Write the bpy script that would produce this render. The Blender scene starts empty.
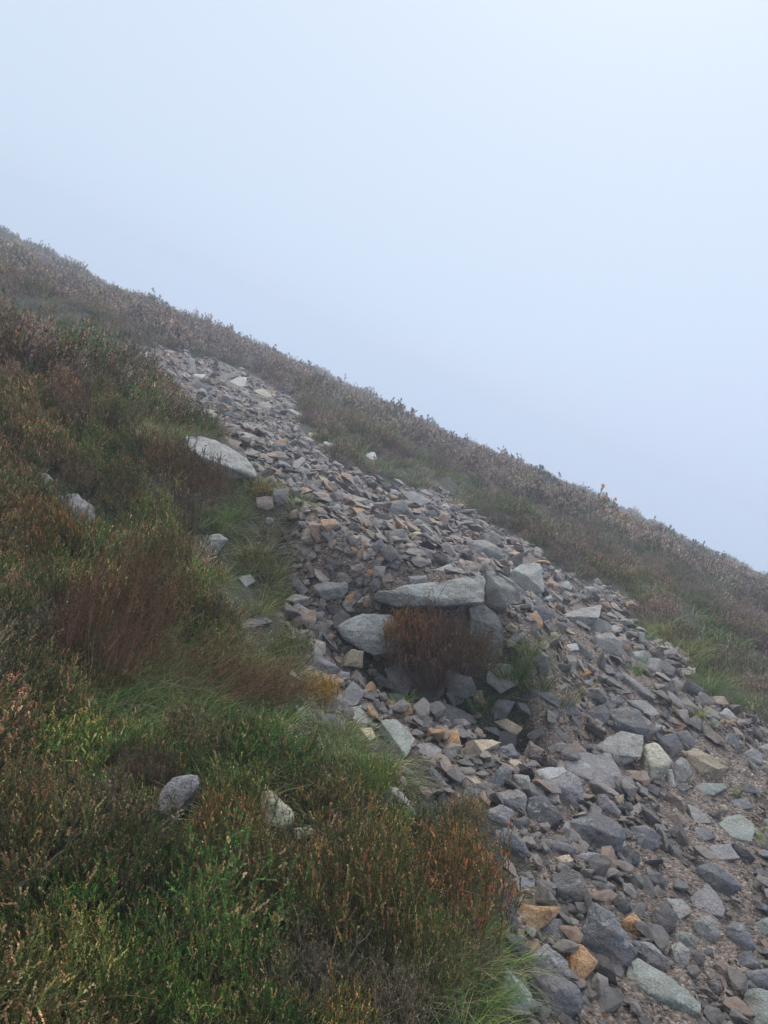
import bpy, bmesh, math, random
import numpy as np
from mathutils import Vector, Matrix, noise, Euler
from mathutils.geometry import delaunay_2d_cdt
sc = bpy.context.scene
col = sc.collection
rnd = random.Random(11)
nr = np.random.default_rng(5)

# ------------------------------------------------------------------ camera
F = 804.0
PITCH = math.radians(3.8)
CAM = np.array([0.0, 0.0, 1.6])
FWD = np.array([0, math.cos(PITCH), math.sin(PITCH)])
UP = np.array([0, -math.sin(PITCH), math.cos(PITCH)])
RT = np.array([1.0, 0, 0])
cd = bpy.data.cameras.new('camera')
cam = bpy.data.objects.new('camera', cd)
col.objects.link(cam)
cam.location = CAM
cam.rotation_euler = (math.radians(90) + PITCH, 0, 0)
cd.sensor_fit = 'VERTICAL'
cd.angle = 2 * math.atan(512 / F)
cd.clip_start = 0.05
cd.clip_end = 2000
sc.camera = cam

def ray(px, py):
    return FWD + RT * ((px - 384) / F) + UP * ((512 - py) / F)

def project(P):
    d = np.asarray(P, float) - CAM
    z = d @ FWD
    z = np.where(np.abs(z) < 1e-6, 1e-6, z)
    return 384 + F * (d @ RT) / z, 512 - F * (d @ UP) / z, z

# ------------------------------------------------------------------ terrain height
DROP = 30
_n = np.cross(ray(768, 575 - DROP), ray(0, 232 - DROP))
if _n[2] < 0: _n = -_n
A, B = -_n[0] / _n[2], -_n[1] / _n[2]
K = 0.00034

def hash2(ix, iy, s):
    h = (ix.astype(np.int64) * 374761393 + iy.astype(np.int64) * 668265263 + s * 974634777) & 0xffffffff
    h = ((h ^ (h >> 13)) * 1274126177) & 0xffffffff
    return ((h ^ (h >> 16)) & 0xffff) / 65535.0

def vnoise(x, y, s=0):
    x = np.asarray(x, float); y = np.asarray(y, float)
    ix, iy = np.floor(x), np.floor(y)
    fx, fy = x - ix, y - iy
    fx = fx * fx * (3 - 2 * fx); fy = fy * fy * (3 - 2 * fy)
    a = hash2(ix, iy, s); b = hash2(ix + 1, iy, s); c = hash2(ix, iy + 1, s); d = hash2(ix + 1, iy + 1, s)
    return (a + (b - a) * fx) * (1 - fy) + (c + (d - c) * fx) * fy

def fbm(x, y, s=0, o=4):
    t = 0; amp = .5; n = 0
    for i in range(o):
        t = t + amp * (vnoise(x, y, s + i * 7) - .5); n += amp; amp *= .5; x = x * 2.03 + 3.1; y = y * 2.03 + 1.7
    return t / n

def smooth(a, b, x):
    t = np.clip((x - a) / (b - a), 0, 1)
    return t * t * (3 - 2 * t)

def base_h(x, y):
    r2 = x * x + y * y
    r = np.sqrt(r2)
    return A * x + B * y - K * r2 - 0.004 * np.clip(r - 62, 0, None) ** 2

def base_hit(px, py):
    d = ray(px, py)
    den = d[2] - A * d[0] - B * d[1]
    t = -1.6 / den
    for _ in range(30):
        x, y = d[0] * t, d[1] * t
        t = (-1.6 - K * (x * x + y * y)) / den
    return d[0] * t, d[1] * t

PATH_PX = [(112,364),(135,350),(190,356),(240,370),(300,404),(296,424),(330,462),(385,482),(440,492),(520,545),(560,578),(615,600),
           (665,655),(705,700),(768,742),(900,800),(1050,900),(1200,1200),(470,1250),(492,1024),(498,930),(510,880),(490,835),(430,822),(392,795),
           (400,760),(360,742),(322,730),(312,700),(300,660),(290,620),(288,570),(262,530),(245,490),(225,465),(192,440),(165,400),(125,376)]
PATH = np.array([base_hit(*p) for p in PATH_PX])

def poly_sd(x, y, poly):
    """signed distance, positive inside"""
    x = np.asarray(x, float); y = np.asarray(y, float)
    ins = np.zeros(x.shape, bool); dm = np.full(x.shape, 1e9)
    n = len(poly)
    for i in range(n):
        x1, y1 = poly[i]; x2, y2 = poly[(i + 1) % n]
        dx, dy = x2 - x1, y2 - y1
        t = np.clip(((x - x1) * dx + (y - y1) * dy) / (dx * dx + dy * dy), 0, 1)
        dm = np.minimum(dm, (x - x1 - t * dx) ** 2 + (y - y1 - t * dy) ** 2)
        c = ((y1 > y) != (y2 > y)) & (x < dx * (y - y1) / (dy if abs(dy) > 1e-9 else 1e-9) + x1)
        ins ^= c
    return np.where(ins, 1, -1) * np.sqrt(dm)

WX, WY = base_hit(440, 690)
UPD = np.array(base_hit(330, 520)) - np.array([WX, WY]); UPD /= np.linalg.norm(UPD)
UPD = np.array([-0.12, 0.99]); UPD /= np.linalg.norm(UPD)
SD = np.array([UPD[1], -UPD[0]])
BKX, BKY = base_hit(-22, 415)

def ground(x, y):
    x = np.asarray(x, float); y = np.asarray(y, float)
    h = base_h(x, y)
    r = np.sqrt(x * x + y * y)
    d = (x - WX) * UPD[0] + (y - WY) * UPD[1]
    l = (x - WX) * SD[0] + (y - WY) * SD[1]
    w = 0.22 + 1.5 * smooth(0.45, 1.3, np.abs(l))
    step = smooth(-0.05, 1, d / w)
    h = h + 0.55 * step * np.exp(-np.clip(d - .8, 0, None) / 3.2) * np.exp(-(l / 1.5) ** 2 * .5)
    h = h + 0.33 * np.exp(-((x - BKX) ** 2 + (y - BKY) ** 2) / 2 / 1.0 ** 2)
    h = h - 0.26 * smooth(.62, .36, np.abs(l + .02)) * smooth(-.42, -.12, d) * smooth(.30, .16, d)
    sd = poly_sd(x, y, PATH)
    h = h + 0.10 * smooth(0.25, -0.35, sd) * smooth(60, 20, r)
    rough = .05 * fbm(x * 3, y * 3, 3) + .32 * fbm(x * 1.15, y * 1.15, 41, 2) * smooth(.05, -.6, sd) * smooth(.9, 1.8, r) + .5 * fbm(x * .35, y * .35, 9, 3) * smooth(4, 14, r) + 1.3 * fbm(x * .13, y * .13, 19, 2) * smooth(18, 40, r)
    h = h + rough
    return h

def gz(x, y): return float(ground(np.array([x]), np.array([y]))[0])

def hits(pts):
    pts = np.asarray(pts, float)
    D = FWD[None] + RT[None] * ((pts[:, 0:1] - 384) / F) + UP[None] * ((512 - pts[:, 1:2]) / F)
    ts = np.concatenate([np.linspace(.8, 12, 330), np.linspace(12.1, 70, 300)])
    X = D[:, 0:1] * ts; Y = D[:, 1:2] * ts; Z = 1.6 + D[:, 2:3] * ts
    below = Z < ground(X.ravel(), Y.ravel()).reshape(X.shape)
    k = np.argmax(below, axis=1); ok = below.any(axis=1)
    t1 = ts[k]; t0 = ts[np.maximum(k - 1, 0)]
    for _ in range(12):
        tm = (t0 + t1) / 2
        b = 1.6 + D[:, 2] * tm < ground(D[:, 0] * tm, D[:, 1] * tm)
        t1 = np.where(b, tm, t1); t0 = np.where(b, t0, tm)
    P = np.stack([D[:, 0] * t1, D[:, 1] * t1, 1.6 + D[:, 2] * t1], 1)
    return P, t1, ok

def gnormal(x, y, e=.12):
    x = np.atleast_1d(x); y = np.atleast_1d(y)
    gx = (ground(x + e, y) - ground(x - e, y)) / 2 / e
    gy = (ground(x, y + e) - ground(x, y - e)) / 2 / e
    n = np.stack([-gx, -gy, np.ones_like(gx)], 1)
    return n / np.linalg.norm(n, axis=1, keepdims=True)

# ------------------------------------------------------------------ materials
def newmat(name):
    m = bpy.data.materials.new(name); m.use_nodes = True
    nt = m.node_tree
    return m, nt, nt.nodes['Principled BSDF']

class NT:
    def __init__(s, nt): s.nt = nt
    def n(s, typ, **kw):
        nd = s.nt.nodes.new(typ)
        for k, v in kw.items():
            if k.startswith('i_'):
                nd.inputs[k[2:].replace('_', ' ')].default_value = v
            else: setattr(nd, k, v)
        return nd
    def l(s, a, b): s.nt.links.new(a, b)
    def noise(s, vec, scale, detail=4, rough=.55):
        nd = s.n('ShaderNodeTexNoise'); nd.inputs['Scale'].default_value = scale
        nd.inputs['Detail'].default_value = detail; nd.inputs['Roughness'].default_value = rough
        if vec is not None: s.l(vec, nd.inputs['Vector'])
        return nd.outputs['Fac']
    def ramp(s, fac, stops):
        nd = s.n('ShaderNodeValToRGB'); r = nd.color_ramp
        while len(r.elements) < len(stops): r.elements.new(.5)
        for e, (p, c) in zip(r.elements, stops):
            e.position = p; e.color = (*c, 1) if isinstance(c, tuple) else (c, c, c, 1)
        s.l(fac, nd.inputs['Fac']); return nd.outputs['Color']
    def mix(s, fac, a, b, mode='MIX'):
        nd = s.n('ShaderNodeMix', data_type='RGBA', blend_type=mode)
        for sock, v in ((nd.inputs[0], fac), (nd.inputs[6], a), (nd.inputs[7], b)):
            if hasattr(v, 'links'): s.l(v, sock)
            elif isinstance(v, tuple): sock.default_value = (*v, 1)
            else: sock.default_value = v
        return nd.outputs[2]
    def math(s, op, a, b=0.0):
        nd = s.n('ShaderNodeMath', operation=op)
        for sock, v in ((nd.inputs[0], a), (nd.inputs[1], b)):
            if hasattr(v, 'links'): s.l(v, sock)
            else: sock.default_value = v
        return nd.outputs[0]

def rock_mat(name, rand):
    m, nt, bs = newmat(name); g = NT(nt)
    tc = g.n('ShaderNodeTexCoord').outputs['Object']
    oi = g.n('ShaderNodeObjectInfo')
    off = g.n('ShaderNodeVectorMath', operation='MULTIPLY_ADD')
    g.l(oi.outputs['Random'], off.inputs[0]); off.inputs[1].default_value = (37, 91, 53); g.l(tc, off.inputs[2])
    v = off.outputs[0]
    if rand:
        base = g.ramp(oi.outputs['Random'], [(0, (.1, .096, .1)), (.12, (.165, .16, .16)), (.28, (.26, .245, .23)), (.42, (.135, .128, .125)),
            (.55, (.21, .195, .185)), (.66, (.17, .17, .172)), (.74, (.26, .2, .165)), (.81, (.19, .17, .16)), (.91, (.26, .185, .145)), (.955, (.33, .21, .12)), (1, (.3, .29, .26))])
        base = g.mix(g.ramp(g.noise(v, 3.2, 3), [(.42, 0.0), (.58, 1.0)]), base, g.mix(.45, (.145, .134, .126), base))
        base = g.mix(1.0, base, (1.08, 1.02, .98), 'MULTIPLY')
        for e in g.nt.nodes:
            if e.type == 'VALTORGB': e.color_ramp.interpolation = 'CONSTANT'
    else:
        base = oi.outputs['Color']
    c = g.mix(1.0, base, g.ramp(g.noise(v, 5, 5, .6), [(.25, .85), (.75, 1.6)]), 'MULTIPLY')
    c = g.mix(1.0, c, g.ramp(g.noise(v, 140, 2), [(.3, .62), (.7, 1.4)]), 'MULTIPLY')
    # brownish weathering stains and pale lichen crust
    st = g.ramp(g.noise(v, 9, 4), [(.52, 0.0), (.7, 1.0)])
    c = g.mix(g.math('MULTIPLY', st, .45), c, (.17, .12, .09))
    li = g.ramp(g.noise(v, 24, 5, .7), [(.57, 0.0), (.64, 1.0)])
    lm = g.ramp(g.noise(v, 3.5, 2), [(.42, 0.0), (.6, 1.0)])
    lf = g.math('MULTIPLY', g.math('MULTIPLY', li, lm), .7)
    c = g.mix(lf, c, (.36, .38, .35))
    # thin dark cracks
    vo = g.n('ShaderNodeTexVoronoi', feature='DISTANCE_TO_EDGE'); vo.inputs['Scale'].default_value = 4.5
    wv = g.n('ShaderNodeTexNoise'); wv.inputs['Scale'].default_value = 6; g.l(v, wv.inputs['Vector'])
    ad = g.n('ShaderNodeVectorMath', operation='MULTIPLY_ADD'); g.l(wv.outputs['Color'], ad.inputs[0]); ad.inputs[1].default_value = (.5, .5, .5); g.l(v, ad.inputs[2])
    g.l(ad.outputs[0], vo.inputs['Vector'])
    cr = g.ramp(vo.outputs['Distance'], [(0.0, .55), (.018, 1.0)])
    c = g.mix(1.0, c, cr, 'MULTIPLY')
    g.l(c, bs.inputs['Base Color'])
    g.l(g.ramp(g.noise(v, 12, 3), [(.3, .42), (.7, .8)]), bs.inputs['Roughness'])
    bs.inputs['Specular IOR Level'].default_value = .45
    hsum = g.math('ADD', g.math('MULTIPLY', g.noise(v, 30, 6, .65), .8), g.math('MULTIPLY', g.noise(v, 160, 3, .6), .35))
    hsum = g.math('ADD', hsum, g.math('MULTIPLY', cr, .25))
    bp = g.n('ShaderNodeBump'); bp.inputs['Strength'].default_value = .75; bp.inputs['Distance'].default_value = .02
    g.l(hsum, bp.inputs['Height']); g.l(bp.outputs[0], bs.inputs['Normal'])
    return m
M_ROCK = rock_mat('weathered_rock', False)
M_RUB = rock_mat('mixed_scree_rock', True)

def soil_mat():
    m, nt, bs = newmat('gritty_soil'); g = NT(nt)
    p = g.n('ShaderNodeNewGeometry').outputs['Position']
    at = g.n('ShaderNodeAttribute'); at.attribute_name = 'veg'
    soil = g.ramp(g.noise(p, 2.6, 6, .65), [(.25, (.12, .092, .076)), (.5, (.225, .172, .14)), (.75, (.31, .245, .205))])
    vo = g.n('ShaderNodeTexVoronoi'); vo.inputs['Scale'].default_value = 70; g.l(p, vo.inputs['Vector'])
    sp = g.ramp(g.n('ShaderNodeSeparateColor').outputs[0], [(0, 0.0), (1, 1.0)])
    se = [n for n in nt.nodes if n.type == 'SEPARATE_COLOR'][0]; g.l(vo.outputs['Color'], se.inputs[0])
    grit = g.ramp(se.outputs[0], [(0, .55), (.5, .95), (.8, 1.25), (.93, 1.75)])
    c = g.mix(1.0, soil, grit, 'MULTIPLY')
    peat_and_shade = g.ramp(g.noise(p, 5, 5), [(.3, (.022, .02, .014)), (.55, (.045, .042, .022)), (.75, (.05, .065, .022))])
    c = g.mix(at.outputs['Fac'], c, peat_and_shade)  # peat under the plants; the same dark colour is painted shade in the hollow
    g.l(c, bs.inputs['Base Color']); bs.inputs['Roughness'].default_value = .8
    h = g.math('ADD', g.math('MULTIPLY', vo.outputs['Distance'], -1.2), g.noise(p, 25, 6, .7))
    bp = g.n('ShaderNodeBump'); bp.inputs['Strength'].default_value = .9; bp.inputs['Distance'].default_value = .03
    g.l(h, bp.inputs['Height']); g.l(bp.outputs[0], bs.inputs['Normal'])
    return m
M_SOIL = soil_mat()

def plant_mat(name, var=.35, tint=True):
    m, nt, bs = newmat(name); g = NT(nt)
    at = g.n('ShaderNodeAttribute'); at.attribute_name = 'Col'
    oi = g.n('ShaderNodeObjectInfo')
    c = g.mix(1.0, at.outputs['Color'], g.ramp(oi.outputs['Random'], [(0, 1 - var), (1, 1.12 + var)]), 'MULTIPLY')
    if tint:
        p = g.n('ShaderNodeNewGeometry').outputs['Position']
        t = g.ramp(g.noise(p, .55, 3), [(.3, (1.1, .92, .9)), (.5, (1, 1, 1)), (.68, (.82, 1.08, .8))])
        c = g.mix(1.0, c, t, 'MULTIPLY')
    c = g.mix(1.0, c, oi.outputs['Color'], 'MULTIPLY')
    g.l(c, bs.inputs['Base Color']); bs.inputs['Roughness'].default_value = .7
    bs.inputs['Specular IOR Level'].default_value = .2
    return m
M_HEA = plant_mat('heather_foliage')
M_GRA = plant_mat('grass_blades', .3)
m_, nt_, bs_ = newmat('bare_twig_bark'); g_ = NT(nt_)
g_.l(g_.mix(1.0, g_.n('ShaderNodeObjectInfo').outputs['Color'], g_.ramp(g_.noise(g_.n('ShaderNodeTexCoord').outputs['Object'], 60, 4), [(.3, .6), (.7, 1.3)]), 'MULTIPLY'), bs_.inputs['Base Color'])
bs_.inputs['Roughness'].default_value = .8
M_TWIG = m_

# ------------------------------------------------------------------ helpers
def mesh_from(name, V, Fq, mat, colors=None, smooth_=False):
    me = bpy.data.meshes.new(name)
    V = np.asarray(V, np.float32); Fq = np.asarray(Fq, np.int32)
    k = Fq.shape[1]
    me.vertices.add(len(V)); me.vertices.foreach_set('co', V.ravel())
    me.loops.add(Fq.size); me.loops.foreach_set('vertex_index', Fq.ravel())
    me.polygons.add(len(Fq)); me.polygons.foreach_set('loop_start', np.arange(0, Fq.size, k, dtype=np.int32))
    me.polygons.foreach_set('loop_total', np.full(len(Fq), k, np.int32))
    if smooth_: me.polygons.foreach_set('use_smooth', np.ones(len(Fq), bool))
    me.update(calc_edges=True); me.validate()
    if colors is not None:
        a = me.color_attributes.new('Col', 'FLOAT_COLOR', 'POINT')
        c = np.ones((len(V), 4), np.float32); c[:, :3] = colors
        a.data.foreach_set('color', c.ravel())
    me.materials.append(mat)
    return me

def link(name, me, **props):
    o = bpy.data.objects.new(name, me); col.objects.link(o)
    for k, v in props.items(): o[k] = v
    return o

# ------------------------------------------------------------------ ground sheet
def build_ground():
    th = [math.radians(a) for a in np.concatenate([np.arange(-40, 40, .16), np.arange(40, 320, 2.5)])]
    th = np.array(th); R = [0.25]
    while R[-1] < 165: R.append(R[-1] * 1.0125 + .002)
    R = np.array(R)
    T, RR = np.meshgrid(th, R)
    X = (np.sin(T) * RR); Y = np.cos(T) * RR
    Z = ground(X.ravel(), Y.ravel())
    x, y = X.ravel(), Y.ravel(); r = RR.ravel()
    sd = poly_sd(x, y, PATH)
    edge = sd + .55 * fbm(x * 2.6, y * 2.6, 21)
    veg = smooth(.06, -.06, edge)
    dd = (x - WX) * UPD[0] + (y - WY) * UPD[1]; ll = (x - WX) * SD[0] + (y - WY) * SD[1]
    veg = np.maximum(veg, smooth(.62, .5, np.abs(ll + .02)) * smooth(-.45, -.3, dd) * smooth(.24, .16, dd))  # paints the hollow's shade into the soil colour, on top of the planted areas
    Z = Z + (.035 * fbm(x * 14, y * 14, 5, 4) + .02 * fbm(x * 45, y * 45, 6, 3)) * smooth(14, 5, r)
    V = np.stack([x, y, Z], 1)
    V = np.vstack([V, [[0, 0, gz(0, 0)]]])
    nT, nR = len(th), len(R)
    i, j = np.meshgrid(np.arange(nT), np.arange(nR - 1))
    a = j * nT + i; b = j * nT + (i + 1) % nT
    Fq = np.stack([a, b, b + nT, a + nT], -1).reshape(-1, 4)[:, ::-1]
    fan = np.array([[len(V) - 1, (k + 1) % nT, k, k] for k in range(nT)])
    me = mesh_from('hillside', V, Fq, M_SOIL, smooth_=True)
    bm = bmesh.new(); bm.from_mesh(me); bm.verts.ensure_lookup_table()
    for k in range(nT): bm.faces.new((bm.verts[len(V) - 1], bm.verts[(k + 1) % nT], bm.verts[k]))
    bmesh.ops.recalc_face_normals(bm, faces=bm.faces)
    bm.to_mesh(me); bm.free()
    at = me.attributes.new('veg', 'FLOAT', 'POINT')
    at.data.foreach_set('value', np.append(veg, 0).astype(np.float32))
    if me.polygons[len(me.polygons) // 2].normal.z < 0: me.flip_normals()
    o = link('ground', me, kind='structure')
    return o
build_ground()

# ------------------------------------------------------------------ rocks
def finish_rock(pts, size, res, seed, rough=1.0, bev=.045):
    """convex hull of pts, worn edges, then uneven surface with chips; returns mesh"""
    bm = bmesh.new()
    for p in pts: bm.verts.new(p)
    r = bmesh.ops.convex_hull(bm, input=bm.verts)
    dead = [e for e in set(r['geom_interior'] + r['geom_unused']) if isinstance(e, bmesh.types.BMVert) and e.is_valid]
    bmesh.ops.delete(bm, geom=dead, context='VERTS')
    bmesh.ops.dissolve_limit(bm, angle_limit=math.radians(9), verts=bm.verts, edges=bm.edges)
    try:
        bmesh.ops.bevel(bm, geom=list(bm.edges), offset=size * bev, offset_type='OFFSET', segments=2, profile=.55, affect='EDGES', clamp_overlap=True)
    except Exception: pass
    bmesh.ops.triangulate(bm, faces=bm.faces)
    bmesh.ops.remove_doubles(bm, verts=bm.verts, dist=size * .004)
    for _ in range(5):
        long = [e for e in bm.edges if e.calc_length() > res]
        if not long or len(bm.verts) > 9000: break
        bmesh.ops.subdivide_edges(bm, edges=long, cuts=1)
        bmesh.ops.triangulate(bm, faces=[f for f in bm.faces if len(f.verts) > 3])
    bm.normal_update()
    so = Vector((seed * 3.17 % 50, seed * 1.73 % 50, seed * .91 % 50))
    strata = Vector((rnd.gauss(0, .3), rnd.gauss(0, .3), 1)).normalized()
    amp = size * .05 * rough
    newco = []
    for v in bm.verts:
        p = v.co / size
        d = noise.noise(p * 2.1 + so) * 1.0 + noise.noise(p * 5 + so) * .55 + noise.noise(p * 12 + so) * .28
        q = abs(noise.noise(p * 3.3 - so))
        d -= max(0, .12 - q) * 2.2 * max(0, noise.noise(p * 1.3 + so) + .2)
        s = (p.dot(strata) * 5 + noise.noise(p * 2 + so) * 1.2)
        d += (.3 if (s - math.floor(s)) > .5 else 0) * .6
        d += noise.noise(p * 26 + so) * .12
        newco.append(v.co + v.normal * amp * (d - .25))
    for v, c in zip(bm.verts, newco): v.co = c
    bm.normal_update()
    me = bpy.data.meshes.new('stone')
    bm.to_mesh(me); bm.free()
    me.polygons.foreach_set('use_smooth', [True] * len(me.polygons))
    me.materials.append(M_ROCK)
    me.update()
    return me

COL = {'b': (.105, .104, .112), 'k': (.062, .059, .062), 'g': (.175, .168, .16), 'p': (.3, .295, .285), 'o': (.33, .185, .085), 't': (.33, .265, .19),
       'n': (.175, .19, .17), 'r': (.25, .19, .165), 'h': (.225, .225, .215), 'c': (.30, .285, .225), 'm': (.165, .155, .16), 'y': (.42, .36, .2)}
CN = {'b': 'blue-grey', 'k': 'dark grey', 'g': 'grey', 'p': 'pale grey', 'o': 'orange-brown', 't': 'tan', 'n': 'greenish grey', 'r': 'pinkish brown',
      'h': 'light grey', 'c': 'cream', 'm': 'brownish grey', 'y': 'yellowish'}
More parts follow.
